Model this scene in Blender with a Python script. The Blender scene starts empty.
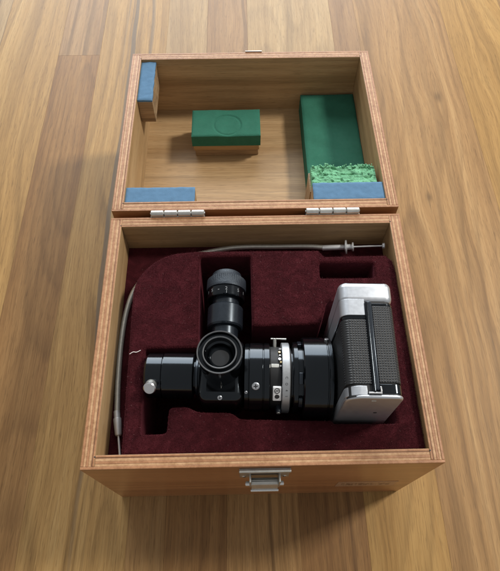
import bpy, bmesh, math, random
import numpy as np
from mathutils import Vector, Matrix
from mathutils import noise as MN
random.seed(7); rng = np.random.default_rng(7)
C = bpy.context.scene.collection
S = 0.01                      # everything below is written in centimetres

# ------------------------------------------------------------------ camera
scn = bpy.context.scene
cam_d = bpy.data.cameras.new('camera'); cam = bpy.data.objects.new('camera', cam_d); C.objects.link(cam)
def rot3(p, y, r):
    return (Matrix.Rotation(y, 3, 'Z') @ Matrix.Rotation(p, 3, 'X') @ Matrix.Rotation(r, 3, 'Z'))
cam.matrix_world = Matrix.Translation(Vector((-1.0074, -6.3931, 36.685)) * S) @ rot3(0.49666, -0.02054, 0.00085).to_4x4()
cam_d.sensor_fit = 'HORIZONTAL'; cam_d.sensor_width = 36; cam_d.lens = 539.08 / 500 * 36
cam_d.clip_start = 0.01; cam_d.clip_end = 50
scn.camera = cam

# ------------------------------------------------------------------ light
w = bpy.data.worlds.new('World'); scn.world = w; w.use_nodes = True
bg = w.node_tree.nodes['Background']; bg.inputs[0].default_value = (1.0, 0.98, 0.96, 1); bg.inputs[1].default_value = 0.36
def area(name, loc, target, sx, sy, power, col):
    d = bpy.data.lights.new(name, 'AREA'); d.shape = 'RECTANGLE'; d.size = sx; d.size_y = sy; d.energy = power; d.color = col
    o = bpy.data.objects.new(name, d); C.objects.link(o); o.location = loc
    o.rotation_euler = (Vector(target) - Vector(loc)).to_track_quat('-Z', 'Y').to_euler(); return o
area('ceiling_lamp', (1.75, 0.85, 1.95), (0, 0.15, 0), 0.40, 0.40, 56, (1.0, 0.95, 0.87))
area('window_light', (-0.25, 2.8, 1.15), (0, 0.25, 0.1), 2.6, 2.2, 125, (0.93, 0.97, 1.0))
scn.view_settings.view_transform = 'Standard'; scn.view_settings.look = 'None'
scn.view_settings.exposure = 0.12; scn.view_settings.gamma = 1.0; scn.view_settings.use_curve_mapping = False

# ------------------------------------------------------------------ materials
def new_mat(name):
    m = bpy.data.materials.new(name); m.use_nodes = True
    nt = m.node_tree; return m, nt, nt.nodes['Principled BSDF']
def N(nt, t, **kw):
    n = nt.nodes.new(t)
    for k, v in kw.items(): setattr(n, k, v)
    return n
def L(nt, a, b): nt.links.new(a, b)
def math_n(nt, op, a, b=None):
    n = N(nt, 'ShaderNodeMath', operation=op)
    for i, q in enumerate((a, b)):
        if q is None: continue
        if isinstance(q, (int, float)): n.inputs[i].default_value = q
        else: L(nt, q, n.inputs[i])
    return n.outputs[0]
def ramp(nt, fac, stops):
    r = N(nt, 'ShaderNodeValToRGB'); e = r.color_ramp.elements
    while len(e) < len(stops): e.new(0.5)
    for i, (p, c) in enumerate(stops):
        e[i].position = p; e[i].color = (*c, 1) if len(c) == 3 else c
    L(nt, fac, r.inputs[0]); return r.outputs[0]
def mix(nt, fac, a, b, mode='MIX'):
    n = N(nt, 'ShaderNodeMix', data_type='RGBA', blend_type=mode)
    for sock, q in ((n.inputs[0], fac), (n.inputs[6], a), (n.inputs[7], b)):
        if isinstance(q, (int, float)): sock.default_value = q
        elif isinstance(q, tuple): sock.default_value = (*q, 1)
        else: L(nt, q, sock)
    return n.outputs[2]
def bump(nt, bsdf, h, strength, dist):
    b = N(nt, 'ShaderNodeBump'); b.inputs['Strength'].default_value = strength; b.inputs['Distance'].default_value = dist
    L(nt, h, b.inputs['Height']); L(nt, b.outputs[0], bsdf.inputs['Normal'])
def noise(nt, vec, scale=1, detail=3, rough=.5, dist=0):
    n = N(nt, 'ShaderNodeTexNoise'); n.inputs['Scale'].default_value = scale; n.inputs['Detail'].default_value = detail
    n.inputs['Roughness'].default_value = rough; n.inputs['Distortion'].default_value = dist
    L(nt, vec, n.inputs['Vector']); return n.outputs[0]

def wood(name, cols, axis='y', freq=70, warp=.012, rough=.45, streak=.5, streak_col=None, pore=.35, knots=(), spec=.5, bumps=.25, seed=0, coat=0, warpf=9, lowy=.022, ring=.35, rings=9):
    """cols = dark, mid, light. Grain runs along axis. Units of the object coordinates are metres."""
    m, nt, b = new_mat(name)
    tc = N(nt, 'ShaderNodeTexCoord'); oi = N(nt, 'ShaderNodeObjectInfo')
    sep = N(nt, 'ShaderNodeSeparateXYZ'); L(nt, tc.outputs['Object'], sep.inputs[0])
    X, Y, Z = sep.outputs
    if axis == 'y': a, u, v_ = Y, X, Z
    elif axis == 'x': a, u, v_ = X, Y, Z
    else: a, u, v_ = Z, X, Y
    off = math_n(nt, 'ADD', math_n(nt, 'MULTIPLY', oi.outputs['Random'], 13.7), seed * 3.31)
    def vec(su, sa, sv, u_=u):
        c = N(nt, 'ShaderNodeCombineXYZ')
        L(nt, math_n(nt, 'ADD', math_n(nt, 'MULTIPLY', u_, su), off), c.inputs[0])
        L(nt, math_n(nt, 'ADD', math_n(nt, 'MULTIPLY', a, sa), off), c.inputs[1])
        L(nt, math_n(nt, 'MULTIPLY', v_, sv), c.inputs[2]); return c.outputs[0]
    wn = noise(nt, vec(warpf, warpf * .35, warpf), 1, 2)
    uu = math_n(nt, 'ADD', u, math_n(nt, 'MULTIPLY', math_n(nt, 'SUBTRACT', wn, .5), warp * 2))
    for (kx, ky, kr) in knots:
        dx = math_n(nt, 'SUBTRACT', X, kx); dy = math_n(nt, 'SUBTRACT', Y, ky)
        d2 = math_n(nt, 'ADD', math_n(nt, 'POWER', math_n(nt, 'DIVIDE', dx, kr * 1.3), 2), math_n(nt, 'POWER', math_n(nt, 'DIVIDE', dy, kr * 4), 2))
        g = math_n(nt, 'EXPONENT', math_n(nt, 'MULTIPLY', d2, -1.0))
        uu = math_n(nt, 'SUBTRACT', uu, math_n(nt, 'MULTIPLY', g, math_n(nt, 'MULTIPLY', math_n(nt, 'SIGN', dx), kr * .8)))
    big = noise(nt, vec(freq * .35, freq * lowy * .35, freq * .35, uu), 1, 4, .55)
    mid = noise(nt, vec(freq * 1.6, freq * lowy * .7, freq * 1.6, uu), 1, 3, .55)
    thin = noise(nt, vec(freq * 7, freq * .22, freq * 7, uu), 1, 4, .7)
    fine = noise(nt, vec(1100, 22, 1100), 1, 2, .6)
    st = noise(nt, vec(freq * 1.1, freq * lowy * .25, freq * 1.1, uu), 1, 1.5, .5)
    tone = math_n(nt, 'ADD', math_n(nt, 'MULTIPLY', big, .40), math_n(nt, 'ADD', math_n(nt, 'MULTIPLY', mid, .32), math_n(nt, 'MULTIPLY', thin, .28)))
    col = ramp(nt, tone, [(.36, cols[0]), (.5, cols[1]), (.64, cols[2])])
    rf = noise(nt, vec(freq * .13, freq * .13 * .10, freq * .13, uu), 1, 1.2, .4)
    fr = math_n(nt, 'FRACT', math_n(nt, 'ADD', math_n(nt, 'MULTIPLY', rf, rings * 2.2), math_n(nt, 'MULTIPLY', thin, .22)))
    rl = ramp(nt, fr, [(.0, (.15, .15, .15)), (.10, (0, 0, 0)), (.55, (.12, .12, .12)), (.88, (1, 1, 1)), (.97, (.5, .5, .5)), (1.0, (.15, .15, .15))])
    rm = ramp(nt, noise(nt, vec(22, 3, 22), 1, 2), [(.35, (.25, .25, .25)), (.6, (1, 1, 1))])
    col = mix(nt, math_n(nt, 'MULTIPLY', math_n(nt, 'MULTIPLY', rl, rm), ring), col, tuple(c * .62 for c in cols[0]))
    sc = streak_col or tuple(c * .55 for c in cols[0])
    sm = ramp(nt, st, [(.34, (1, 1, 1)), (.42, (0, 0, 0))])
    col = mix(nt, math_n(nt, 'MULTIPLY', sm, streak), col, sc)
    dash = noise(nt, vec(1700, 75, 1700, uu), 1, 1, .5)
    col = mix(nt, math_n(nt, 'MULTIPLY', ramp(nt, dash, [(.33, (1, 1, 1)), (.39, (0, 0, 0))]), pore), col, tuple(c * .45 for c in cols[0]))
    pm = ramp(nt, fine, [(.30, (1, 1, 1)), (.50, (0, 0, 0))])
    col = mix(nt, math_n(nt, 'MULTIPLY', pm, pore), col, tuple(c * .5 for c in cols[0]))
    for (kx, ky, kr) in knots:
        dx = math_n(nt, 'SUBTRACT', X, kx); dy = math_n(nt, 'SUBTRACT', Y, ky)
        d2 = math_n(nt, 'ADD', math_n(nt, 'POWER', math_n(nt, 'DIVIDE', dx, kr * .42), 2), math_n(nt, 'POWER', math_n(nt, 'DIVIDE', dy, kr * .8), 2))
        d2 = math_n(nt, 'ADD', d2, math_n(nt, 'MULTIPLY', math_n(nt, 'SUBTRACT', mid, .5), 2.2))
        g = math_n(nt, 'EXPONENT', math_n(nt, 'MULTIPLY', d2, -1.0))
        col = mix(nt, math_n(nt, 'MINIMUM', math_n(nt, 'MULTIPLY', g, .62), .8), col, tuple(c * .38 for c in cols[0]))
    L(nt, col, b.inputs['Base Color'])
    L(nt, math_n(nt, 'ADD', rough - .06, math_n(nt, 'MULTIPLY', fine, .14)), b.inputs['Roughness'])
    b.inputs['Specular IOR Level'].default_value = spec; b.inputs['Coat Weight'].default_value = coat; b.inputs['Coat Roughness'].default_value = .25
    bump(nt, b, fine, bumps, .0004)
    return m

def ply_edge(name, c1, c2, rough=.5):
    """sawn edge of a ply: short broken flecks"""
    m, nt, b = new_mat(name)
    tc = N(nt, 'ShaderNodeTexCoord'); mp = N(nt, 'ShaderNodeMapping'); mp.inputs['Scale'].default_value = (300, 300, 420)
    L(nt, tc.outputs['Object'], mp.inputs[0])
    f = noise(nt, mp.outputs[0], 1, 3, .7)
    mp2 = N(nt, 'ShaderNodeMapping'); mp2.inputs['Scale'].default_value = (60, 60, 60); L(nt, tc.outputs['Object'], mp2.inputs[0])
    g = noise(nt, mp2.outputs[0], 1, 2)
    t = math_n(nt, 'ADD', math_n(nt, 'MULTIPLY', f, .7), math_n(nt, 'MULTIPLY', g, .3))
    L(nt, ramp(nt, t, [(.36, c1), (.62, c2)]), b.inputs['Base Color'])
    b.inputs['Roughness'].default_value = rough
    bump(nt, b, f, .35, .0005); return m

def plain(name, col, rough=.4, metal=0, spec=.5, vary=.15, vscale=60, bumpd=0, bscale=800, coat=0, aniso=0):
    m, nt, b = new_mat(name)
    tc = N(nt, 'ShaderNodeTexCoord')
    f = noise(nt, tc.outputs['Object'], vscale, 4, .6)
    L(nt, mix(nt, f, tuple(c * (1 - vary) for c in col), tuple(min(1, c * (1 + vary)) for c in col)), b.inputs['Base Color'])
    f2 = noise(nt, tc.outputs['Object'], vscale * 3.1, 3, .6)
    L(nt, math_n(nt, 'ADD', rough * .8, math_n(nt, 'MULTIPLY', f2, rough * .4)), b.inputs['Roughness'])
    b.inputs['Metallic'].default_value = metal; b.inputs['Specular IOR Level'].default_value = spec
    b.inputs['Coat Weight'].default_value = coat
    if name.startswith(('black_anod', 'worn_grey', 'knurled')): b.inputs['Specular Tint'].default_value = (.76, .88, 1, 1)  # cool window reflection put into the specular tint of the black parts
    if bumpd: bump(nt, b, noise(nt, tc.outputs['Object'], bscale, 3, .6), .5, bumpd)
    return m

def velvet_mat(name):
    m, nt, b = new_mat(name)
    tc = N(nt, 'ShaderNodeTexCoord'); o = tc.outputs['Object']
    nap = noise(nt, o, 75, 5, .68, 1.2)
    grain = noise(nt, o, 1100, 2, .7)
    col = ramp(nt, math_n(nt, 'ADD', math_n(nt, 'MULTIPLY', nap, .68), math_n(nt, 'MULTIPLY', grain, .32)),
               [(.30, (.018, .0026, .0036)), (.5, (.038, .0054, .0078)), (.70, (.068, .0115, .0155))])
    sp = N(nt, 'ShaderNodeTexVoronoi'); sp.inputs['Scale'].default_value = 330; L(nt, o, sp.inputs['Vector'])
    pick = ramp(nt, N_out(nt, sp, 'Color'), [(.90, (0, 0, 0)), (.93, (1, 1, 1))])
    dot = ramp(nt, sp.outputs['Distance'], [(.10, (1, 1, 1)), (.22, (0, 0, 0))])
    col = mix(nt, math_n(nt, 'MULTIPLY', math_n(nt, 'MULTIPLY', pick, dot), .14), col, (.30, .17, .17))
    L(nt, col, b.inputs['Base Color'])
    b.inputs['Roughness'].default_value = .95; b.inputs['Specular IOR Level'].default_value = .1
    b.inputs['Sheen Weight'].default_value = .35; b.inputs['Sheen Roughness'].default_value = .45
    b.inputs['Sheen Tint'].default_value = (.42, .10, .14, 1)
    bump(nt, b, grain, .8, .0008); return m
def N_out(nt, vor, key):
    s = N(nt, 'ShaderNodeSeparateColor'); L(nt, vor.outputs[key], s.inputs[0]); return s.outputs[0]

def leatherette(name):
    m, nt, b = new_mat(name)
    tc = N(nt, 'ShaderNodeTexCoord'); mp = N(nt, 'ShaderNodeMapping'); L(nt, tc.outputs['Object'], mp.inputs[0])
    sep = N(nt, 'ShaderNodeSeparateXYZ'); L(nt, mp.outputs[0], sep.inputs[0])
    k = 2 * math.pi / .0017
    wob = noise(nt, tc.outputs['Object'], 420, 3)
    wx = math_n(nt, 'SINE', math_n(nt, 'ADD', math_n(nt, 'MULTIPLY', math_n(nt, 'SUBTRACT', sep.outputs[0], math_n(nt, 'MULTIPLY', sep.outputs[2], .8)), k), math_n(nt, 'MULTIPLY', wob, 3.0)))
    wy = math_n(nt, 'SINE', math_n(nt, 'ADD', math_n(nt, 'MULTIPLY', sep.outputs[1], k), math_n(nt, 'MULTIPLY', wob, 3.0)))
    h = math_n(nt, 'MULTIPLY', math_n(nt, 'ADD', math_n(nt, 'MULTIPLY', wx, .5), .5), math_n(nt, 'ADD', math_n(nt, 'MULTIPLY', wy, .5), .5))
    L(nt, ramp(nt, h, [(.2, (.004, .005, .006)), (.8, (.014, .0165, .020))]), b.inputs['Base Color'])
    b.inputs['Roughness'].default_value = .55
    bump(nt, b, h, .7, .0005); return m

M = {}
M['velvet'] = velvet_mat('burgundy_velvet')
M['pile'] = plain('velvet_pile_fibre', (.056, .0085, .0118), .9, spec=.1, vary=.75, vscale=75)
M['lint'] = plain('pale_lint', (.15, .085, .085), .9, spec=.1)
M['black'] = plain('black_anodised_metal', (.0025, .0028, .0034), .13, spec=.5, vary=.35, vscale=90)
M['black_matte'] = plain('black_matte_metal', (.006, .0065, .0075), .55, spec=.4, vary=.3)
M['black_grey'] = plain('worn_grey_black_enamel', (.009, .0115, .016), .27, spec=.6, vary=.25, vscale=140)
M['knurl'] = plain('knurled_black_rubber', (.012, .015, .020), .5, vary=.3, vscale=300, bumpd=.0005, bscale=900)
M['chrome'] = plain('satin_chrome', (.50, .53, .57), .40, metal=.85, vary=.03, vscale=120)
M['steel'] = plain('bright_steel', (.62, .63, .64), .28, metal=1, vary=.10, vscale=180)
M['zinc'] = plain('dull_zinc_plate', (.50, .50, .47), .42, metal=.9, vary=.22, vscale=220)
M['worn_rim'] = plain('worn_bright_rim', (.055, .058, .062), .35, spec=.6, vary=.4, vscale=300)
M['fitting'] = plain('nickel_fitting', (.62, .63, .64), .42, metal=.55, vary=.12, vscale=300)
M['brass'] = plain('old_brass', (.45, .36, .20), .35, metal=1, vary=.2)
M['tab'] = plain('white_enamel', (.72, .73, .74), .45)
M['ring_silver'] = plain('dull_silver_ring', (.42, .44, .46), .42, metal=.8, vary=.08, vscale=200)
M['white_ink'] = plain('white_engraving', (.20, .215, .225), .6, vary=.05)
M['ink_and_shade'] = plain('dark_engraving_and_shade', (.02, .02, .022), .6, vary=.05)  # dark marks, and also the painted shade in the latch recess
M['leather'] = leatherette('black_leatherette')
M['green'] = plain('dark_green_foam', (.026, .128, .084), .85, spec=.2, vary=.18, vscale=95, bumpd=.0008, bscale=1300)
M['green_torn'] = plain('torn_light_green_foam', (.155, .385, .225), .95, spec=.1, vary=.45, vscale=260, bumpd=.0012, bscale=900)
M['blue'] = plain('blue_felt', (.095, .185, .295), .92, spec=.12, vary=.16, vscale=160, bumpd=.0004, bscale=1500)
M['rod'] = plain('cable_braid', (.52, .52, .47), .38, metal=.6, vary=.3, vscale=400)
# lens glass: dark coated
m_, nt_, b_ = new_mat('dark_coated_glass'); b_.inputs['Base Color'].default_value = (.012, .015, .018, 1); b_.inputs['Roughness'].default_value = .06; b_.inputs['Coat Weight'].default_value = 1
M['glass'] = m_
# case woods
VO = [(.27, .108, .038), (.37, .158, .058), (.45, .205, .082)]     # orange varnished veneer
TA = [(.31, .185, .080), (.42, .270, .130), (.505, .345, .180)]      # pale inner veneer
M['veneer_x'] = wood('orange_varnished_veneer_x', VO, 'x', freq=90, rough=.33, pore=.35, streak=.25, seed=1, coat=.25)
M['veneer_y'] = wood('orange_varnished_veneer_y', VO, 'y', freq=90, rough=.33, pore=.35, streak=.25, seed=2, coat=.25)
M['inner_x'] = wood('pale_inner_veneer_x', TA, 'x', freq=70, rough=.5, streak=.25, pore=.35, seed=3)
M['inner_y'] = wood('pale_inner_veneer_y', TA, 'y', freq=70, rough=.5, streak=.25, pore=.35, seed=4)
M['ply_pink'] = ply_edge('pink_brown_ply_edge', (.26, .115, .048), (.39, .190, .090))
M['ply_light'] = ply_edge('light_ply_edge', (.33, .170, .074), (.50, .305, .160))
M['ply_dark'] = ply_edge('brown_ply_edge', (.19, .082, .042), (.29, .138, .078))
M['block_wood'] = wood('block_wood', [(.22, .135, .068), (.33, .215, .115), (.43, .30, .170)], 'x', freq=160, rough=.6, pore=.4, seed=5)

# ------------------------------------------------------------------ mesh helpers (cm)
ORG = Vector((0, 0, 0)); XF = None
def obj(name, verts, faces, mat, parent=None, smooth=None, bevel=0, seg=2, props=None):
    vs = [Vector(v) for v in verts]
    if XF is not None: vs = [XF @ v for v in vs]
    vs = [(v - ORG) * S for v in vs]
    me = bpy.data.meshes.new(name); me.from_pydata(vs, [], faces); me.validate()
    bm = bmesh.new(); bm.from_mesh(me); bmesh.ops.recalc_face_normals(bm, faces=bm.faces); bm.to_mesh(me); bm.free()
    if isinstance(mat, str): mat = M[mat]
    me.materials.append(mat)
    if smooth is not None or bevel:
        me.shade_smooth(); me.set_sharp_from_angle(angle=math.radians(smooth or 40))
    o = bpy.data.objects.new(name, me); C.objects.link(o)
    if parent: o.parent = parent
    else: o.location = ORG * S
    if bevel:
        md = o.modifiers.new('bevel', 'BEVEL'); md.width = bevel * S; md.segments = seg; md.limit_method = 'ANGLE'; md.angle_limit = math.radians(40); md.harden_normals = False
    if props:
        for k, v in props.items(): o[k] = v
    return o
def thing(name, label, cat, loc, rz=0, group=None):
    o = bpy.data.objects.new(name, None); C.objects.link(o); o.location = Vector(loc) * S; o.rotation_euler[2] = rz
    o['label'] = label; o['category'] = cat; o.empty_display_size = .02
    if group: o['group'] = group
    return o
def boxvf(x0, x1, y0, y1, z0, z1):
    v = [(x, y, z) for z in (z0, z1) for y in (y0, y1) for x in (x0, x1)]
    return v, [(0, 2, 3, 1), (4, 5, 7, 6), (0, 1, 5, 4), (2, 6, 7, 3), (0, 4, 6, 2), (1, 3, 7, 5)]
def box(name, x0, x1, y0, y1, z0, z1, mat, parent=None, bevel=0, seg=2, **k):
    v, f = boxvf(x0, x1, y0, y1, z0, z1); return obj(name, v, f, mat, parent, bevel=bevel, seg=seg, **k)
def lathe_vf(prof, axis, cen, n=64, ripple=None, closed=False):
    v, f = [], []
    for i, (a, r) in enumerate(prof):
        for k in range(n):
            t = 2 * math.pi * k / n; rr = r
            if ripple and ripple[0] <= i < ripple[1]: rr = r * (1 + (ripple[2] if k % 2 else 0))
            c, s = rr * math.cos(t), rr * math.sin(t)
            p = {'x': (a, c, s), 'y': (c, a, s), 'z': (c, s, a)}[axis]
            v.append((p[0] + cen[0], p[1] + cen[1], p[2] + cen[2]))
    for i in range(len(prof) - 1):
        for k in range(n):
            k2 = (k + 1) % n; f.append((i * n + k, i * n + k2, (i + 1) * n + k2, (i + 1) * n + k))
    if closed:
        m = len(prof) - 1
        for k in range(n): f.append((m * n + k, m * n + (k + 1) % n, (k + 1) % n, k))
        return v, f
    if prof[0][1] > 1e-4: f.append(tuple(range(n)))
    if prof[-1][1] > 1e-4: f.append(tuple((len(prof) - 1) * n + k for k in range(n)))
    return v, f
def lathe(name, prof, axis, cen, mat, parent=None, n=64, smooth=32, ripple=None, closed=False, **k):
    v, f = lathe_vf(prof, axis, cen, n, ripple, closed); return obj(name, v, f, mat, parent, smooth=smooth, **k)
def drum(a0, a1, r, c=.06):      # a turned disc with small chamfers
    return [(a0, r - c), (a0 + c, r), (a1 - c, r), (a1, r - c)]
def stick(name, p0, p1, r, mat, parent=None, n=20, cap=.2):
    """round bar from p0 to p1 with chamfered ends"""
    p0, p1 = Vector(p0), Vector(p1); d = p1 - p0; Ln = d.length; q = d.to_track_quat('Z', 'Y').to_matrix()
    c = min(cap * r, Ln * .3); v, f = lathe_vf([(0, r - c), (c, r), (Ln - c, r), (Ln, r - c)], 'z', (0, 0, 0), n)
    return obj(name, [p0 + q @ Vector(a) for a in v], f, mat, parent, smooth=32)
def catmull(pts, step):
    P = [Vector(p) for p in pts]; P = [2 * P[0] - P[1]] + P + [2 * P[-1] - P[-2]]; out = []
    for i in range(1, len(P) - 2):
        a, b, c, d = P[i - 1:i + 3]; n = max(2, int((c - b).length / step))
        for k in range(n):
            t = k / n
            out.append(.5 * ((2 * b) + (c - a) * t + (2 * a - 5 * b + 4 * c - d) * t * t + (3 * b - a - 3 * c + d) * t ** 3))
    out.append(P[-2]); return out
def tube(name, pts, rad, mat, parent=None, n=10, smooth=60):
    v, f = [], []; m = len(pts)
    for i, p in enumerate(pts):
        t = (pts[min(i + 1, m - 1)] - pts[max(i - 1, 0)]).normalized()
        a = t.cross(Vector((0, 0, 1)));
        if a.length < .01: a = t.cross(Vector((1, 0, 0)))
        a.normalize(); b = t.cross(a); r = rad(i) if callable(rad) else rad
        for k in range(n):
            g = 2 * math.pi * k / n; v.append(p + (a * math.cos(g) + b * math.sin(g)) * r)
    for i in range(m - 1):
        for k in range(n): f.append((i * n + k, i * n + (k + 1) % n, (i + 1) * n + (k + 1) % n, (i + 1) * n + k))
    f.append(tuple(range(n))); f.append(tuple((m - 1) * n + k for k in range(n)))
    return obj(name, v, f, mat, parent, smooth=smooth)
def prism_y(name, poly, y0, y1, mat, parent=None, bevel=0, seg=2):
    n = len(poly); v = [(x, y0, z) for x, z in poly] + [(x, y1, z) for x, z in poly]
    f = [tuple(range(n)), tuple(range(n, 2 * n))] + [(i, (i + 1) % n, n + (i + 1) % n, n + i) for i in range(n)]
    return obj(name, v, f, mat, parent, smooth=30, bevel=bevel, seg=seg)
def outline_solid(name, loops, z0, z1, mat, parent=None, bev=.14, res=3):
    """2D outline with holes, extruded, with rounded lips"""
    cu = bpy.data.curves.new(name, 'CURVE'); cu.dimensions = '2D'; cu.fill_mode = 'BOTH'
    for lp in loops:
        s = cu.splines.new('POLY'); s.points.add(len(lp) - 1); s.use_cyclic_u = True
        for i, (x, y) in enumerate(lp): s.points[i].co = ((x - ORG.x) * S, (y - ORG.y) * S, 0, 1)
    cu.extrude = ((z1 - z0) / 2 - bev) * S; cu.bevel_depth = bev * S; cu.bevel_resolution = res; cu.offset = -bev * S
    t = bpy.data.objects.new('tmp', cu); C.objects.link(t)
    bpy.context.view_layer.update()
    me = bpy.data.meshes.new_from_object(t.evaluated_get(bpy.context.evaluated_depsgraph_get())); bpy.data.objects.remove(t)
    me.name = name; me.materials.clear(); me.materials.append(M[mat]); me.transform(Matrix.Translation((0, 0, ((z0 + z1) / 2 - ORG.z) * S)))
    me.shade_smooth(); me.set_sharp_from_angle(angle=math.radians(50))
    o = bpy.data.objects.new(name, me); C.objects.link(o)
    if parent: o.parent = parent
    else: o.location = ORG * S
    return o
def glyph(name, txt, size, mat, parent, place, thick=.012):
    """one engraved character as a thin mesh; place = 4x4 in cm in the parent's frame"""
    cu = bpy.data.curves.new(name, 'FONT'); cu.body = txt; cu.size = size; cu.align_x = 'CENTER'; cu.align_y = 'CENTER'; cu.extrude = thick / 2; cu.resolution_u = 3
    t = bpy.data.objects.new('tmp', cu); C.objects.link(t); bpy.context.view_layer.update()
    me = bpy.data.meshes.new_from_object(t.evaluated_get(bpy.context.evaluated_depsgraph_get())); bpy.data.objects.remove(t)
    me.transform(Matrix.Scale(S, 4) @ Matrix.Translation(-ORG) @ place); me.materials.clear(); me.materials.append(M[mat])
    o = bpy.data.objects.new(name, me); C.objects.link(o); o.parent = parent; return o
def screw(name, pos, nrm, r, parent, mat='steel', spin=.3, proud=.05):
    """small cross-head screw; slot cut as a dark sunk cross"""
    p, nv = Vector(pos), Vector(nrm).normalized(); q = nv.to_track_quat('Z', 'Y').to_matrix()
    v, f = lathe_vf([(-.12, r * .9), (proud * .4, r), (proud, r * .82)], 'z', (0, 0, 0), 24)
    o = obj(name, [p + q @ Vector(a) for a in v], f, mat, parent, smooth=35)
    vs, fs = [], []; R2 = Matrix.Rotation(spin, 3, 'Z')
    for (hx, hy, dz) in ((r * .55, r * .14, .006), (r * .14, r * .55, .009)):
        v, f = boxvf(-hx, hx, -hy, hy, proud - .02, proud + dz); k = len(vs)
        vs += [p + q @ (R2 @ Vector(a)) for a in v]; fs += [tuple(i + k for i in g) for g in f]
    obj('cross_slot', vs, fs, 'ink_and_shade', o); return o

# ------------------------------------------------------------------ table of glued strips
W, D, H, T = 24.0, 20.09, 13.27, .93
ZT = -H
base = box('table', -75, 75, -60, 150, ZT - 3, ZT - .35, M['block_wood']); base['kind'] = 'structure'
TB = {
 'olive': [(.210, .112, .036), (.345, .202, .070), (.445, .284, .112)],
 'brown': [(.145, .069, .023), (.235, .122, .042), (.315, .176, .066)],
 'tan':   [(.200, .104, .035), (.315, .178, .067), (.410, .252, .106)],
 'gold':  [(.240, .128, .034), (.345, .196, .060), (.430, .264, .090)],
 'rosy':  [(.195, .104, .042), (.290, .168, .072), (.370, .232, .108)],
 'pale':  [(.235, .142, .062), (.340, .224, .104), (.430, .304, .154)]}
def tw(tone, i, **k): return wood('table_%s_%d' % (tone, i), TB[tone], 'y', rough=k.pop('rough', .50), seed=i * 1.7 + 2, bumps=.12, spec=.28, pore=k.pop('pore', .36), **k)
planks = [  # x0, x1, y0, y1, material
 (-75, -60, -60, 150, tw('brown', 0)), (-60, -51, -60, 150, tw('olive', 1)), (-51, -42.5, -60, 150, tw('tan', 2)),
 (-42.5, -34.4, -60, 150, tw('pale', 3, streak=.7, freq=120)),
 (-34.4, -26.0, -60, 150, tw('olive', 4, warp=.05, freq=55, streak=.25, warpf=5, ring=.5, rings=7)),
 (-26.0, -20.3, -60, 57.0, tw('brown', 5, freq=85, warp=.006, lowy=.02, streak=.15)), (-26.0, -20.3, 57.0, 150, tw('rosy', 6, freq=85, warp=.006)),
 (-20.3, -11.3, -60, 150, tw('olive', 7, freq=95, warp=.012, streak=.8, streak_col=(.115, .085, .058), lowy=.018, ring=.6, rings=7)),
 (-11.3, -8.1, -60, 16, tw('tan', 8, warp=.006)), (-8.1, -2.9, -60, 16, tw('brown', 9, freq=90, lowy=.02)), (-2.9, 3.3, -60, 16, tw('tan', 10, freq=130, streak=.7, lowy=.02)),
 (3.3, 9.0, -60, 16, tw('brown', 11, freq=110, lowy=.02)), (9.0, 15.6, -60, 16, tw('gold', 12, warp=.03, freq=45, streak=.1)),
 (-11.3, -5.7, 16, 150, tw('pale', 13, streak=.3)), (-5.7, 0.0, 16, 150, tw('rosy', 14, warp=.03)), (0.0, 12.0, 16, 150, tw('pale', 15, freq=60, streak=.4)), (12.0, 15.6, 16, 150, tw('rosy', 16)),
 (15.6, 28.2, -60, 150, tw('tan', 17, freq=60, warp=.022, lowy=.03, streak=.25, ring=.45, rings=10, knots=((.2455, .481, .011), (.2049, .319, .008)))),
 (28.2, 37, -60, 150, tw('gold', 18, warp=.03)), (37, 46, -60, 150, tw('tan', 19)), (46, 56, -60, 150, tw('olive', 20)), (56, 75, -60, 150, tw('brown', 21))]
for i, (x0, x1, y0, y1, mt) in enumerate(planks):
    g = .004
    o = box('plank', x0 + g, x1 - g, y0 + g, y1 - g, ZT - .4, ZT - (.004 if i % 2 else 0), mt, None, bevel=.006, seg=1)
    o.parent = base

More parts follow.
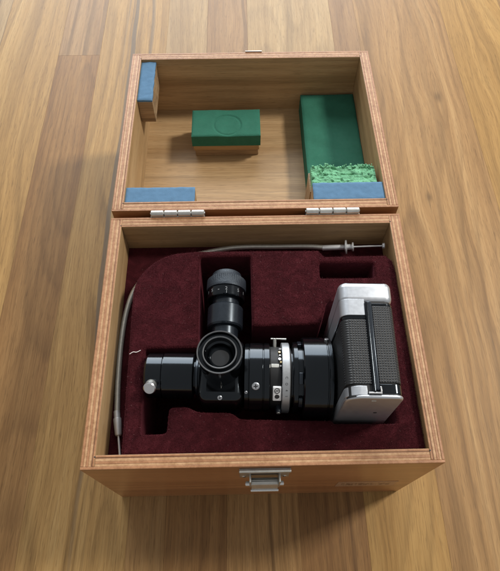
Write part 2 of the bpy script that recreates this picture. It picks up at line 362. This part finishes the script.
# ------------------------------------------------------------------ wooden case
case = thing('wooden_case', 'open hinged orange plywood case with metal latch and blue and green lid pads', 'case', (0, D / 2, ZT))
ORG = Vector((0, D / 2, ZT))
PLY = [('o', .20), ('ply_light', .16), ('ply_pink', .17), ('ply_light', .18), ('ply_dark', .06), ('i', .16)]
def panel(name, side, x0, x1, y0, y1, z0, z1, parent, rim=.0):
    """one plywood wall; plies stacked from the outer face inwards. side = L R F B (outer face direction)"""
    p = None; a = 0.0; fx = T + .008 if side in 'FB' else 0
    if side in 'LR': y0, y1 = y0 + .202, y1 - .202
    for k, (mk, th) in enumerate(PLY):
        ax = 'y' if side in 'LR' else 'x'
        mt = {'o': 'veneer_' + ax, 'i': 'inner_' + ax}.get(mk, mk)
        dz = -(.0, .015, .006, .018, .03, .008)[k]; nm = name if p is None else ('inner_veneer' if mk == 'i' else 'ply')
        b0, b1 = a, a + th
        r = {'L': (x0 + b0, x0 + b1, y0, y1), 'R': (x1 - b1, x1 - b0, y0, y1), 'F': (x0, x1, y0 + b0, y0 + b1), 'B': (x0, x1, y1 - b1, y1 - b0)}[side]
        if k == 0: r = (r[0] - fx, r[1] + fx, r[2], r[3])
        o = box(nm, *r, z0, z1 + dz, mt, p or parent, bevel=(.05 if k == 0 else .018), seg=2)
        if p is None: p = o
        a = b1
    # rim shows the sawn edge of the face veneers: thin capping strip of the same ply
    for mk, b0, b1 in (('ply_pink', .006, .199), ('ply_pink', T - .155, T - .01)):
        r = {'L': (x0 + b0, x0 + b1, y0, y1), 'R': (x1 - b1, x1 - b0, y0, y1), 'F': (x0, x1, y0 + b0, y0 + b1), 'B': (x0, x1, y1 - b1, y1 - b0)}[side]
        if b0 < .1: r = (r[0] - fx, r[1] + fx, r[2], r[3])
        box('veneer_edge', *r, z1 - .06, z1 + .004, mk, p, bevel=.03, seg=2)
    return p
h = W / 2
panel('side_panel', 'L', -h, h, 0, D, -H + .02, 0, case); panel('side_panel', 'R', -h, h, 0, D, -H + .02, 0, case)
panel('front_panel', 'F', -h + T + .008, h - T - .008, .0, D, -H + .02, -.012, case); panel('back_panel', 'B', -h + T + .008, h - T - .008, 0, D, -H + .02, -.012, case)
box('bottom_panel', -h + T - .1, h - T + .1, T - .1, D - T + .1, -H, -H + .8, 'inner_x', case)

def joint_pins(zt, ya, yb):      # dark pins where the corners are keyed together
    for sx in (-1, 1):
        for yy in (ya + T - .12, yb - T + .12): stick('joint_pin', (sx * (h - T + .05), yy, zt - .3), (sx * (h - T + .05), yy, zt + .012), .055, 'ink_and_shade', case, n=12)
joint_pins(0, 0, D)
# lid, opened flat: hinge axis at the back edge
G = .55; HZ = .10; TILT = math.radians(1.5); LD = 6.6
XF = Matrix.Translation((0, D + G / 2, .2)) @ Matrix.Rotation(-TILT, 4, 'X') @ Matrix.Translation((0, -D - G / 2, 0))
y0, y1 = D + G, D + G + D
panel('lid_side_panel', 'L', -h, h, y0, y1, -LD - .6, 0, case); panel('lid_side_panel', 'R', -h, h, y0, y1, -LD - .6, 0, case)
panel('lid_back_panel', 'F', -h + T + .008, h - T - .008, y0, y1, -LD - .6, -.012, case); panel('lid_front_panel', 'B', -h + T + .008, h - T - .008, y0, y1, -LD - .6, -.012, case)
box('lid_top_panel', -h + T - .1, h - T + .1, y0 + T - .1, y1 - T + .1, -LD - .55, -LD, 'inner_x', case)
joint_pins(0, y0, y1)
xi = h - T
# pads and blocks glued in the lid
def foam_top(name, x0, x1, ya, yb, zb, zt, mat, parent, fz, nx, ny):
    v, f = [], []
    for j in range(ny + 1):
        for i in range(nx + 1):
            x = x0 + (x1 - x0) * i / nx; y = ya + (yb - ya) * j / ny; v.append((x, y, zt + fz(x, y)))
    idx = lambda i, j: j * (nx + 1) + i
    for j in range(ny):
        for i in range(nx): f.append((idx(i, j), idx(i + 1, j), idx(i + 1, j + 1), idx(i, j + 1)))
    ring = [(i, 0) for i in range(nx)] + [(nx, j) for j in range(ny)] + [(i, ny) for i in range(nx, 0, -1)] + [(0, j) for j in range(ny, 0, -1)]
    k = len(v)
    for (i, j) in ring: q = v[idx(i, j)]; v.append((q[0], q[1], zb))
    n = len(ring)
    for a in range(n): c2 = (a + 1) % n; f.append((idx(*ring[a]), idx(*ring[c2]), k + c2, k + a))
    f.append(tuple(range(k, k + n)))
    return obj(name, v, f, mat, parent, smooth=50)
def pad_block(x0, x1, ya, yb, zb, zt, felt=.28):
    b = box('support_block', x0, x1, ya, yb, zb, zt - felt, 'block_wood', case, bevel=.04)
    def nap(x, y):
        e = min(x - x0, x1 - x, y - ya, yb - y); return -.07 * math.exp(-max(e, 0) / .06) + .03 * MN.fractal(Vector((x * 1.5, y * 1.5, zb)), .8, 2, 4)
    o = foam_top('felt_pad', x0, x1, ya, yb, zt - felt, zt, 'blue', b, nap, max(12, int((x1 - x0) * 9)), max(12, int((yb - ya) * 9)))
    for vv in o.data.vertices:      # cut edges are never dead straight
        wx, wy = vv.co.x / S, vv.co.y / S; q = Vector((wx * 1.1, wy * 1.1, 4 + zt))
        vv.co.x += S * .035 * MN.noise(q * 2) * (abs(wx) < 11.0); vv.co.y += S * .035 * MN.noise(q * 2 + Vector((9, 0, 0)))
    return b
pad_block(-xi + .01, -9.62, 34.2, y1 - T - .02, -3.0, -.22)
pad_block(-xi + .01, -5.15, y0 + T + .01, 23.35, -3.0, -.22)
pad_block(5.0, xi - .01, y0 + T + .01, 23.5, -LD, -.12)
b = box('support_block', -5.9, .66, 32.95, 36.5, -LD, -LD + .80, 'block_wood', case, bevel=.08)
box('plywood_layer', -6.03, .75, 32.78, 36.55, -LD + .90, -LD + 1.64, 'inner_x', b, bevel=.10)
# green foam block with a slightly dished top and the ring the eyepiece pressed into it
def dish(x, y):
    d = math.hypot(x + 2.5, y - 34.15)
    edge = min(x + 6.1, .85 - x, y - 32.6, 36.35 - y)
    return -.075 * math.exp(-((d - 1.36) / .10) ** 2) - .03 / (1 + math.exp((d - 1.36) / .05)) - .10 * math.exp(-(max(edge, 0) / .10)) + .03 * math.sin(x * 1.3 + 1) - .015 * math.cos(x * 2.6)
foam_top('foam_block', -6.1, .85, 32.6, 36.35, -LD + 1.74, -3.46, 'green', case, dish, 110, 66)
def soft(x, y):
    e = min(x - 5.35, xi - .05 - x, y - 26.6, 39.45 - y); return -.12 * math.exp(-max(e, 0) / .12) + .05 * math.sin(x * .9 + y * .6) + .03 * math.sin(y * 2.1 + x)
foam_top('foam_pad', 5.35, xi - .05, 26.6, 39.45, -LD, -4.3, 'green', case, soft, 40, 80)
# torn light green foam behind the right pad
def torn(x, y):
    from mathutils import noise as nz
    p = Vector((x * 1.3, y * 1.7, 3.1)); t = nz.fractal(p, .9, 2.1, 5); u = nz.fractal(p * 3.7, .8, 2, 4); c = nz.noise(Vector((x * 1.9, y * 2.6, 8)))
    pit = -.40 * max(0, c - .25) * 2.0
    return -.15 * (y - 23.5) / 2.2 + .085 * t + .05 * u + pit + .025 * MN.fractal(p * 9, .7, 2, 3)
XS = XF
box('support_block', 4.92, 10.8, 23.54, 25.75, -LD, -1.45, 'block_wood', case, bevel=.04)
tf = foam_top('torn_foam', 5.06, 10.72, 23.56, 25.9, -1.44, -.55, 'green_torn', case, torn, 120, 60)
# ragged far edge
for vv in tf.data.vertices:
    wy = vv.co.y / S + ORG.y; wx = vv.co.x / S
    if vv.co.z / S + ORG.z > -3 and wy > 25.2:
        vv.co.y += S * (.55 * MN.fractal(Vector((wx * 1.1, 2.2, 0)), .9, 2.2, 5)) * (wy - 25.2)
vs, fs = [], []
for q in range(60):
    r_ = random.uniform(.03, .10); c_ = Vector((random.uniform(5.1, 10.7), random.choice((random.uniform(24.6, 25.9), 25.75 + random.gauss(0, .1))), -.62 + random.uniform(-.05, .12))); k = len(vs)
    P8 = [(random.uniform(.5, 1.2) * r_ * a, random.uniform(.5, 1.2) * r_ * b2, random.uniform(.5, 1.5) * r_ * c2) for c2 in (-1, 1) for b2 in (-1, 1) for a in (-1, 1)]
    vs += [c_ + Vector(a) for a in P8]; fs += [tuple(i + k for i in g) for g in boxvf(0, 1, 0, 1, 0, 1)[1]]
obj('foam_crumbs', vs, fs, 'green_torn', case, smooth=80, props={'kind': 'stuff'})
# hinges: leaves and knuckles
XF = None
for hx in (-6.48, 6.43):
    hg = stick('hinge', (hx - 2.28, D + G / 2, HZ), (hx + 2.28, D + G / 2, HZ), .07, 'steel', case)
    for k in range(4):
        stick('knuckle', (hx - 2.25 + k * 1.125 + .025, D + G / 2, HZ), (hx - 2.25 + (k + 1) * 1.125 - .025, D + G / 2, HZ), .27, 'zinc', hg, n=28)
    box('hinge_leaf', hx - 2.25, hx + 2.25, D + .005, D + .08, -1.3, .02, 'zinc', hg, bevel=.02)
    box('hinge_leaf', hx - 2.25, hx + 2.25, D + G - .08, D + G - .005, -1.3, .02, 'zinc', hg, bevel=.02)
# latch on the front wall
cx = .14
lt = box('latch', cx - 1.73, cx + 1.73, -.10, -.004, -3.7, -.55, 'zinc', case, bevel=.04)
box('latch_shoulder', cx - 1.74, cx + 1.74, -.30, -.09, -.92, -.5, 'zinc', lt, bevel=.05)
for sx in (-1.42, 1.42):
    for sz in (-1.25, -3.2): screw('screw', (cx + sx, -.10, sz), (0, -1, 0), .20, lt, 'steel', spin=.6 + sx)
stick('pivot_pin', (cx - 1.35, -.62, -3.0), (cx + 1.35, -.62, -3.0), .17, 'steel', lt)
for sx in (-1, 1): box('bracket_ear', cx + sx * 1.0 - .06, cx + sx * 1.0 + .06, -.8, -.09, -3.5, -1.3, 'zinc', lt, bevel=.03)
prof = [(-.35, -2.75), (-.55, -2.55), (-.75, -2.6), (-.88, -2.85), (-.93, -3.2), (-1.0, -3.42)]
v, f = [], []
for (yy, zz) in prof: v += [(cx - .92, yy, zz), (cx + .92, yy, zz), (cx + .92, yy + .10, zz - .03), (cx - .92, yy + .10, zz - .03)]
for i in range(len(prof) - 1):
    for a in range(4): f.append((i * 4 + a, i * 4 + (a + 1) % 4, (i + 1) * 4 + (a + 1) % 4, (i + 1) * 4 + a))
f += [(0, 1, 2, 3), tuple(len(prof) * 4 - 4 + a for a in range(4))]
obj('latch_lever', v, f, 'zinc', lt, smooth=40, bevel=.02)
stick('lever_lip', (cx - .98, -1.0, -3.45), (cx + .98, -1.0, -3.45), .11, 'steel', lt)
box('recess_shade', cx - .95, cx + .95, -.13, -.101, -2.4, -1.0, 'ink_and_shade', lt)  # black sheet added as the shade of the recess below the latch shoulder
# keeper on the lid's front
XF = XS
kp = box('latch_keeper', -.55, 1.15, y1 + .005, y1 + .12, -2.2, .10, 'zinc', case, bevel=.03)
box('keeper_hook', -.2, .8, y1 + .12, y1 + .4, -1.4, -.9, 'zinc', kp, bevel=.05)
XF = None
# small embossed plate low on the front
m_, nt_, b_ = new_mat('worn_nameplate')
tc = N(nt_, 'ShaderNodeTexCoord'); mp = N(nt_, 'ShaderNodeMapping'); mp.inputs['Scale'].default_value = (520, 300, 150); L(nt_, tc.outputs['Object'], mp.inputs[0])
f_ = noise(nt_, mp.outputs[0], 1, 2, .6)
sep = N(nt_, 'ShaderNodeSeparateXYZ'); L(nt_, tc.outputs['Object'], sep.inputs[0])
bandz = math_n(nt_, 'LESS_THAN', math_n(nt_, 'ABSOLUTE', math_n(nt_, 'SUBTRACT', sep.outputs[2], (H - 8.5) * S)), .0052)
bandx = math_n(nt_, 'LESS_THAN', math_n(nt_, 'ABSOLUTE', math_n(nt_, 'SUBTRACT', sep.outputs[0], .0830)), .0195)
mk = math_n(nt_, 'MULTIPLY', math_n(nt_, 'MULTIPLY', bandz, bandx), ramp(nt_, f_, [(.46, (0, 0, 0)), (.54, (1, 1, 1))]))
L(nt_, mix(nt_, mk, (.43, .27, .16), (.22, .13, .075)), b_.inputs['Base Color']); b_.inputs['Metallic'].default_value = .4; b_.inputs['Roughness'].default_value = .45
M['nameplate'] = m_
box('nameplate', 6.0, 10.7, -.022, -.004, -9.55, -7.4, 'nameplate', case, bevel=.008)

# ------------------------------------------------------------------ velvet fitting
ORG = Vector((0, D / 2, -H + .8))
vel = thing('velvet_insert', 'burgundy velvet fitted lining with cut-out pockets inside the open case', 'case lining', ORG)
zb = -.6
def arc(cx, cy, r, a0, a1, n): return [(cx + r * math.cos(math.radians(a0 + (a1 - a0) * i / n)), cy + r * math.sin(math.radians(a0 + (a1 - a0) * i / n))) for i in range(n + 1)]
def rounded(poly, r, n=5):
    out = []; m = len(poly)
    for i in range(m):
        p, a, b = Vector(poly[i]), Vector(poly[i - 1]), Vector(poly[(i + 1) % m])
        da, db = (a - p), (b - p); rr = min(r, da.length * .45, db.length * .45)
        s, e = p + da.normalized() * rr, p + db.normalized() * rr
        for k in range(n + 1):
            t = k / n; q = (1 - t) ** 2 * s + 2 * t * (1 - t) * p + t * t * e; out.append((q.x, q.y))
    return out
xi2 = xi - .02
outer = [(-9.5, T + .03), (xi2, T + .03), (xi2, 15.1), (10.95, 15.9), (10.45, 16.42), (5.5, 16.4), (5.05, 16.98), (-4.9, 17.1)] + [(-6.6, 16.92), (-7.5, 16.62), (-8.25, 16.15), (-8.9, 15.5), (-9.35, 14.85), (-9.62, 14.2), (-9.75, 13.5)]
pocket = rounded([(-8.35, 2.35), (-6.55, 2.4), (-6.45, 4.2), (-5.2, 4.25), (-4.4, 3.85), (-2.05, 3.75), (-1.5, 3.3), (4.9, 3.05), (5.0, 2.85), (9.35, 2.78), (9.35, 12.3), (5.3, 12.3), (5.1, 11.4), (4.6, 10.35),
   (-.5, 10.3), (-.5, 16.5), (-4.6, 16.5), (-4.5, 8.66), (-8.5, 8.66)], .28)
slot = rounded([(4.98, 14.4), (9.3, 14.35), (9.38, 15.72), (5.02, 15.8)], .2)
outline_solid('padded_block', [outer, pocket, slot], -6.9, zb, 'velvet', vel, bev=.22, res=4)
Lsh = [(-xi2, T + .03), (-9.2, T + .03), (-9.2, 13.5), (-8.2, 15.3), (-6.5, 16.2), (xi2 - .3, 16.2), (xi2 - .3, 15.2), (xi2, 15.2), (xi2, D - T - .03), (-xi2, D - T - .03)]
outline_solid('channel_floor', [Lsh], -6.85, -3.2, 'velvet', vel, bev=.03, res=1)
box('padded_base', -xi2, xi2, T + .03, D - T - .03, -H + .8, -6.92, 'velvet', vel)
# pile: short fibres that roughen the lit surface
def inside(P, poly):
    x, y = P[:, 0], P[:, 1]; r = np.zeros(len(P), bool); n = len(poly)
    for i in range(n):
        (xa, ya), (xb, yb) = poly[i], poly[(i + 1) % n]
        c = ((ya > y) != (yb > y)) & (x < (xb - xa) * (y - ya) / (yb - ya + 1e-12) + xa); r ^= c
    return r
def fibres(name, n, lo, hi, wd, mat, flat=False):
    P = np.column_stack([rng.uniform(-9.8, xi2, n * 2), rng.uniform(T, 17.2, n * 2)])
    P = P[inside(P, outer) & ~inside(P, pocket) & ~inside(P, slot)][:n]; k = len(P)
    a = rng.uniform(0, 2 * np.pi, k); ln = rng.uniform(lo, hi, k); tilt = rng.uniform(.05, .25, k) if flat else rng.uniform(.6, 1.3, k)
    d = np.column_stack([np.cos(a) * np.cos(tilt), np.sin(a) * np.cos(tilt), np.sin(tilt)]) * ln[:, None]
    s = np.column_stack([-np.sin(a), np.cos(a), np.zeros(k)]) * wd
    b0 = np.column_stack([P, np.full(k, zb + (.05 if flat else -.012))])
    if flat: V = np.stack([b0 - s, b0 + s, b0 + d + s, b0 + d - s], 1).reshape(-1, 3); F = np.arange(4 * k).reshape(-1, 4)
    else: V = np.stack([b0 - s, b0 + s, b0 + d], 1).reshape(-1, 3); F = np.arange(3 * k).reshape(-1, 3)
    me = bpy.data.meshes.new(name); me.from_pydata(((V - np.array(ORG)) * S).tolist(), [], F.tolist()); me.materials.append(M[mat])
    o = bpy.data.objects.new(name, me); C.objects.link(o); o.parent = vel; o['kind'] = 'stuff'; return o
fibres('velvet_pile', 70000, .04, .09, .016, 'pile')
fibres('lint_specks', 260, .02, .10, .006, 'lint', True)
ORG = Vector((-9.1, 8.4, zb))
lt_pts = catmull([(-9.55, 8.22, zb + .06), (-9.3, 8.36, zb + .10), (-9.05, 8.36, zb + .06), (-8.75, 8.5, zb + .08)], .05)
M['thread'] = plain('white_thread', (.62, .56, .54), .9, spec=.1)
o = tube('lint_thread', lt_pts, .032, 'thread', None, n=6); o['label'] = 'short white lint thread lying on the velvet beside the silver thumbscrew'; o['category'] = 'thread'

# ------------------------------------------------------------------ cable release
ORG = Vector((-10.6, 9, -3.2))
cab = thing('cable_release', 'thin grey braided cable release curled along the velvet channel with steel plunger', 'cable release', ORG)
zc = -2.98
cp = [(-10.62, 4.35, zc), (-10.80, 7.0, zc), (-10.86, 10.2, zc), (-10.68, 12.9, zc), (-10.12, 15.0, zc), (-8.75, 16.75, zc), (-6.4, 17.85, zc), (-2.2, 18.75, zc + .1), (2.0, 18.75, zc + .2), (4.6, 18.6, zc + .4), (6.0, 18.35, zc + .55)]
pts = catmull(cp, .075)
tube('cable', pts, lambda i: .225 if i % 2 else .20, 'rod', cab, n=12, smooth=80)
e0 = Vector(cp[0]); dr = Vector((.30, -1.75, .05)).normalized()
def seg(name, base_, d, prof, mat, par):
    q = Vector(d).to_track_quat('Z', 'Y').to_matrix(); v, f = lathe_vf(prof, 'z', (0, 0, 0), 28); return obj(name, [Vector(base_) + q @ Vector(a) for a in v], f, mat, par, smooth=32)
seg('ferrule', e0 - dr * .35, dr, [(0, .20), (.04, .235), (.55, .235), (.58, .29), (.66, .30), (1.75, .25), (1.85, .20)], 'fitting', cab)
stick('release_wire', e0 + dr * 1.45, e0 + dr * 3.05, .085, 'fitting', cab)
e1 = Vector(cp[-1]); d1 = Vector((5.05, -.55, 1.05)).normalized()
seg('sleeve', e1 - d1 * .3, d1, [(0, .2), (.04, .245), (1.9, .225), (1.95, .20)], 'fitting', cab)
seg('finger_plate', e1 + d1 * 1.62, d1, [(0, .3), (.03, .60), (.15, .60), (.18, .3)], 'fitting', cab)
seg('collar', e1 + d1 * 1.7, d1, [(0, .24), (.5, .24), (.52, .38), (.64, .38), (.66, .2)], 'fitting', cab)
stick('plunger_rod', e1 + d1 * 2.2, e1 + d1 * 4.75, .075, 'fitting', cab)
seg('plunger_button', e1 + d1 * 4.68, d1, [(0, .10), (.05, .24), (.2, .26), (.26, .18)], 'fitting', cab)

# ------------------------------------------------------------------ microscope camera
AX = 5.7     # optical axis above the thing's base
ORG = Vector((0, 0, 0))
mc = thing('microscope_camera', 'black microscope camera adapter with upright eyepiece joined to silver and black film camera', 'camera', (0, 6.65, -6.9), math.radians(-2.0))
c0 = (0, -.16, AX)
def on_cyl(x, deg, r):      # deg from +z towards -y
    t = math.radians(deg); return Vector((x, -.16 - r * math.sin(t), AX + r * math.cos(t))), Vector((0, -math.sin(t), math.cos(t)))
# left tube
lathe('end_cap', [(-8.25, 1.33), (-8.25, 1.48), (-8.12, 1.61), (-7.06, 1.62), (-7.03, 1.57)], 'x', c0, 'black', mc)
tb = lathe('left_tube', [(-7.03, 1.55), (-6.98, 1.56), (-6.96, 1.66), (-4.82, 1.66), (-4.76, 1.60), (-4.72, 1.26), (-4.3, 1.26)], 'x', c0, 'black', mc)
lathe('tube_ring', drum(-4.66, -4.42, 1.40, .05), 'x', c0, 'black_grey', tb)
p, nv = on_cyl(-7.68, 42, 1.43)
ks = stick('thumbscrew', p, p + nv * .70, .40, 'zinc', mc, n=32)
stick('thumbscrew_head', p + nv * .62, p + nv * .86, .44, 'steel', ks, n=32)
# prism housing
hs = box('prism_housing', -4.36, -1.12, -2.46, 2.2, AX - 2.2, AX + 1.75, 'black', mc, bevel=.62, seg=5)
screw('screw', (-2.78, -2.225, AX + 1.615), (0, -.62, .78), .17, hs, 'chrome')
glyph('index_mark', 'T', .26, 'zinc', hs, Matrix.Translation((-2.7, -1.52, AX + 1.78)))
# upright eyepiece: turned as one shell with inner steps
ec = (-2.75, .02, 0); zt = 10.2
up = lathe('upright_eyepiece', [(AX + 1.3, 1.40), (zt - 1.15, 1.38), (zt - 1.05, 1.50), (zt - .05, 1.52), (zt, 1.49), (zt, 1.41), (zt - .32, 1.38), (zt - .34, 1.16), (zt - .10, 1.14), (zt - .08, 1.05), (zt - .5, .98), (zt - .62, .86), (zt - 1.2, .82), (zt - 1.25, 0.0)], 'z', ec, 'black', mc, n=80)
lathe('inner_ring', [(zt - .2, 1.15), (zt - .085, 1.155), (zt - .06, 1.12), (zt - .075, 1.06), (zt - .25, 1.05)], 'z', ec, 'worn_rim', up, n=72, closed=True)
lathe('outer_rim', [(zt - .12, 1.51), (zt - .02, 1.53), (zt + .012, 1.50), (zt + .0, 1.43), (zt - .1, 1.42)], 'z', ec, 'worn_rim', up, n=72, closed=True)
v = [(0, zt - .80)]
gl = lathe('eye_lens', [(zt - 1.1, .84), (zt - .95, .84), (zt - .88, .6), (zt - .85, .3), (zt - .84, 0.0)], 'z', ec, 'glass', up, n=48, smooth=80)
# horizontal eyepiece pointing to the hinge side
xe = -2.72; hc = (xe, 0, AX)
he = lathe('horizontal_eyepiece', [(2.0, 1.02), (3.55, 1.02), (3.6, 1.28), (3.72, 1.37), (5.25, 1.37), (5.36, 1.28), (5.4, 1.04), (5.95, 1.04), (6.0, 1.3)], 'y', hc, 'black_grey', mc)
sr = lathe('scale_ring', drum(5.96, 6.78, 1.46, .05), 'y', hc, 'black', he)
lathe('knurled_cap', [(6.76, 1.4), (6.8, 1.54), (7.0, 1.56)] + [(7.0 + .02, 1.57), (7.7, 1.55), (7.78, 1.42), (8.0, 1.26), (8.06, 1.2), (8.3, 1.15), (8.38, 1.05), (8.39, .9)], 'y', hc, 'knurl', he, n=120, ripple=(3, 5, -.018))
for dg, ch, sz in ((-66, '1', .36), (-45, '5', .40), (-21, '-', .5), (3, '2', .38), (42, '5', .40), (68, '1', .36)):
    t = math.radians(dg)
    mt = Matrix.Translation((xe, 6.42 if ch != '-' else 6.40, AX)) @ Matrix.Rotation(t, 4, 'Y') @ Matrix.Translation((0, 0, 1.462))
    glyph('scale_mark', ch, sz, 'white_ink', sr, mt)
t = math.radians(4)
glyph('index_line', 'I', .36, 'white_ink', sr, Matrix.Translation((xe, 6.12, AX)) @ Matrix.Rotation(t, 4, 'Y') @ Matrix.Translation((0, 0, 1.462)))
# coupling drum
lathe('coupling_drum', [(-1.14, 2.3), (-1.1, 2.42), (-.84, 2.44), (-.81, 2.39), (-.78, 2.39), (-.75, 2.48), (.14, 2.48), (.17, 2.41), (.24, 2.41), (.27, 2.48), (.62, 2.48), (.68, 2.38)], 'x', c0, 'black', mc, n=96)
p, nv = on_cyl(-.32, 33, 2.48); screw('screw', p, nv, .27, mc, 'chrome', spin=.1, proud=.06)
p, nv = on_cyl(-.98, 44, 2.43); screw('screw', p, nv, .11, mc, 'chrome', proud=.05)
# shutter unit: recess, dark ring, silver aperture ring
sh = lathe('shutter_unit', [(.66, 2.1), (.70, 2.22), (1.42, 2.22), (1.48, 2.12), (2.2, 2.12)], 'x', c0, 'black_matte', mc, n=80)
ar = lathe('aperture_ring', [(1.50, 2.2), (1.50, 2.48), (1.54, 2.53), (2.02, 2.53), (2.07, 2.48), (2.07, 2.2)], 'x', c0, 'ring_silver', mc, n=96)
for dg, ch in ((19, 'C'), (29, 'O'), (39, '4'), (49, '1')):
    t = math.radians(dg)
    mt = Matrix.Translation((1.80, -.16, AX)) @ Matrix.Rotation(t, 4, 'X') @ Matrix.Translation((0, 0, 2.535)) @ Matrix.Rotation(math.radians(-90 if ch != 'O' else 0), 4, 'Z')
    glyph('engraved_mark', ch, .24, 'ink_and_shade', ar, mt)
# white tab with a dark hole and a ring
def on_tab(name, x0, x1, d0, d1, r0, r1, mat, par):
    v, f = [], []; n = 8
    for i in range(n + 1):
        dg = d0 + (d1 - d0) * i / n
        for (x, r) in ((x0, r0), (x1, r0), (x1, r1), (x0, r1)): v.append(on_cyl(x, dg, r)[0])
    for i in range(n):
        for a in range(4): f.append((4 * i + a, 4 * i + (a + 1) % 4, 4 * i + 4 + (a + 1) % 4, 4 * i + 4 + a))
    f += [(0, 1, 2, 3), tuple(4 * n + a for a in range(4))]
    return obj(name, v, f, mat, par, smooth=30, bevel=.06, seg=3)
tab = on_tab('setting_tab', .86, 1.46, 34, 60, 2.15, 2.46, 'tab', sh)
p, nv = on_cyl(1.16, 51, 2.46); stick('dark_hole', p - nv * .1, p + nv * .012, .19, 'ink_and_shade', tab, n=24)
p, nv = on_cyl(1.16, 40.5, 2.46); q = nv.to_track_quat('Z', 'Y').to_matrix()
v, f = lathe_vf([(0, .20), (.02, .20), (.02, .15), (0, .15)], 'z', (0, 0, 0), 28, closed=True); obj('engraved_ring', [p + q @ Vector(a) for a in v], f, 'ink_and_shade', tab)
for r_ in (.045,):
    box('engraved_bar', 1.06, 1.26, p.y - .03, p.y + .03, p.z - .02, p.z + .03, 'ink_and_shade', tab)
# levers and gear teeth seen in the recess
p, nv = on_cyl(1.05, -66, 2.1); stick('lever_post', p, p + nv * .75, .13, 'zinc', sh); stick('lever_arm', p + nv * .7 + Vector((-.3, 0, 0)), p + nv * .7 + Vector((.85, 0, 0)), .06, 'zinc', sh)
for dg, r_, x_, mtl in ((-40, .13, 1.40, 'steel'), (-30, .10, 1.34, 'brass'), (-22, .07, 1.36, 'zinc'), (-14, .12, 1.34, 'steel'), (-8, .09, 1.42, 'brass'), (-1, .07, 1.40, 'steel')):
    p, nv = on_cyl(x_, dg, 2.18); stick('gear_tooth', p, p + nv * .2, r_, mtl, sh, n=14)
on_tab('wear_band', .74, 1.3, -6, 1, 2.2, 2.235, 'zinc', sh)
p, nv = on_cyl(1.3, 82, 2.2); stick('cable_socket', p, p + nv * .55, .2, 'black_grey', sh); stick('socket_rim', p + nv * .5, p + nv * .6, .14, 'zinc', sh)
# lens barrel to the camera
mb = lathe('front_ring', [(2.05, 2.1), (2.26, 2.12), (2.30, 2.56), (2.36, 2.60), (2.62, 2.60), (2.66, 2.42), (2.98, 2.42)], 'x', c0, 'black', mc, n=96)
for dg in (-52, 20, 60): on_tab('grip_lug', 2.64, 2.95, dg - 9, dg + 9, 2.3, 2.66, 'black_grey', mb)
lathe('lens_barrel', [(2.95, 2.4), (2.98, 2.84), (3.06, 2.93), (4.62, 2.94), (4.66, 2.90), (4.72, 2.90), (4.76, 2.94), (5.0, 2.94), (5.06, 2.86), (5.12, 2.7)], 'x', c0, 'black', mc, n=96)
p, nv = on_cyl(4.72, -47, 2.90); stick('index_bead', p - nv * .05, p + nv * .16, .17, 'steel', mc, n=20)
# camera body: end profile in x-z, front corner generously rounded
zE = 4.45 + 6.9
def prof_end(o=0.0, R1=.62):
    x0, x1, ze = 5.22 + o, 8.80 - o, zE - o; R2 = .48; p = [(x0, .02)]
    p += [(x0 + R1 - R1 * math.cos(t), ze - R1 + R1 * math.sin(t)) for t in [math.pi / 2 * i / 10 for i in range(11)]]
    p += [(x1 - R2 + R2 * math.sin(t), ze - R2 + R2 * math.cos(t)) for t in [math.pi / 2 * i / 5 for i in range(6)]]
    p += [(x1, .02)]; return p
def clip(poly, xa, xb):
    def half(P, f, fx):
        out = []
        for i in range(len(P)):
            a, b = P[i], P[(i + 1) % len(P)]
            if f(a): out.append(a)
            if f(a) != f(b):
                t = (fx - a[0]) / (b[0] - a[0]); out.append((fx, a[1] + t * (b[1] - a[1])))
        return out
    return half(half(poly, lambda q: q[0] >= xa, xa), lambda q: q[0] <= xb, xb)
yN, yF = -3.32, 4.86      # bottom plate face, top plate face (local y)
cb = prism_y('camera_body', prof_end(.10), yN + .1, yF - .12, 'black_matte', mc)
prism_y('leatherette', clip(prof_end(.03), 4, 6.88), yN + .92, 2.02, 'leather', cb, bevel=.04)
prism_y('leatherette', clip(prof_end(.03), 7.34, 9), yN + 1.0, 3.0, 'leather', cb, bevel=.04)
tp = prism_y('top_plate', prof_end(0), 3.22, yF, 'chrome', cb, bevel=.42, seg=4)
prism_y('top_plate_tongue', clip(prof_end(.004), 4, 6.86), 2.30, 3.5, 'chrome', tp, bevel=.03)
bp = prism_y('bottom_plate', prof_end(0, 1.1), yN, yN + .26, 'chrome', cb, bevel=.12, seg=4)
prism_y('bottom_plate_tongue', clip(prof_end(.004, .95), 4, 6.55), yN + .2, yN + .80, 'chrome', bp, bevel=.03)
prism_y('back_door_trim', clip(prof_end(.05), 7.34, 9), yN + .32, yN + .95, 'black', cb, bevel=.05)
prism_y('trim_strip', clip(prof_end(.05), 4, 6.88), 2.05, 2.27, 'black', cb, bevel=.03)
prism_y('trim_strip', clip(prof_end(.05), 7.34, 9), 3.02, 3.2, 'black', cb, bevel=.03)
hn = box('door_hinge', 6.90, 7.32, yN + .5, 3.3, zE - .2, zE + .10, 'black_grey', cb, bevel=.09, seg=3)
stick('hinge_rod', (6.98, yN + .42, zE + .06), (6.98, 3.22, zE + .06), .10, 'black', hn)
box('hinge_bracket', 6.6, 7.42, yN + .27, yN + .38, zE - .12, zE + .10, 'steel', bp, bevel=.03)
box('hinge_bracket', 7.33, 7.44, yN + .27, yN + .75, zE - .12, zE + .08, 'steel', bp, bevel=.03)
p0 = Vector((7.1, yN - .0, zE - 1.0)); stick('plate_mark', (6.85, yN - .004, zE - .55), (7.15, yN - .004, zE - .55), .03, 'zinc', bp, n=8)
stick('key_slot', (7.6, yN + .02, zE - 3.2), (7.6, yN - .02, zE - 3.2), .13, 'ink_and_shade', bp, n=18)
ORG = Vector((0, 0, 0))
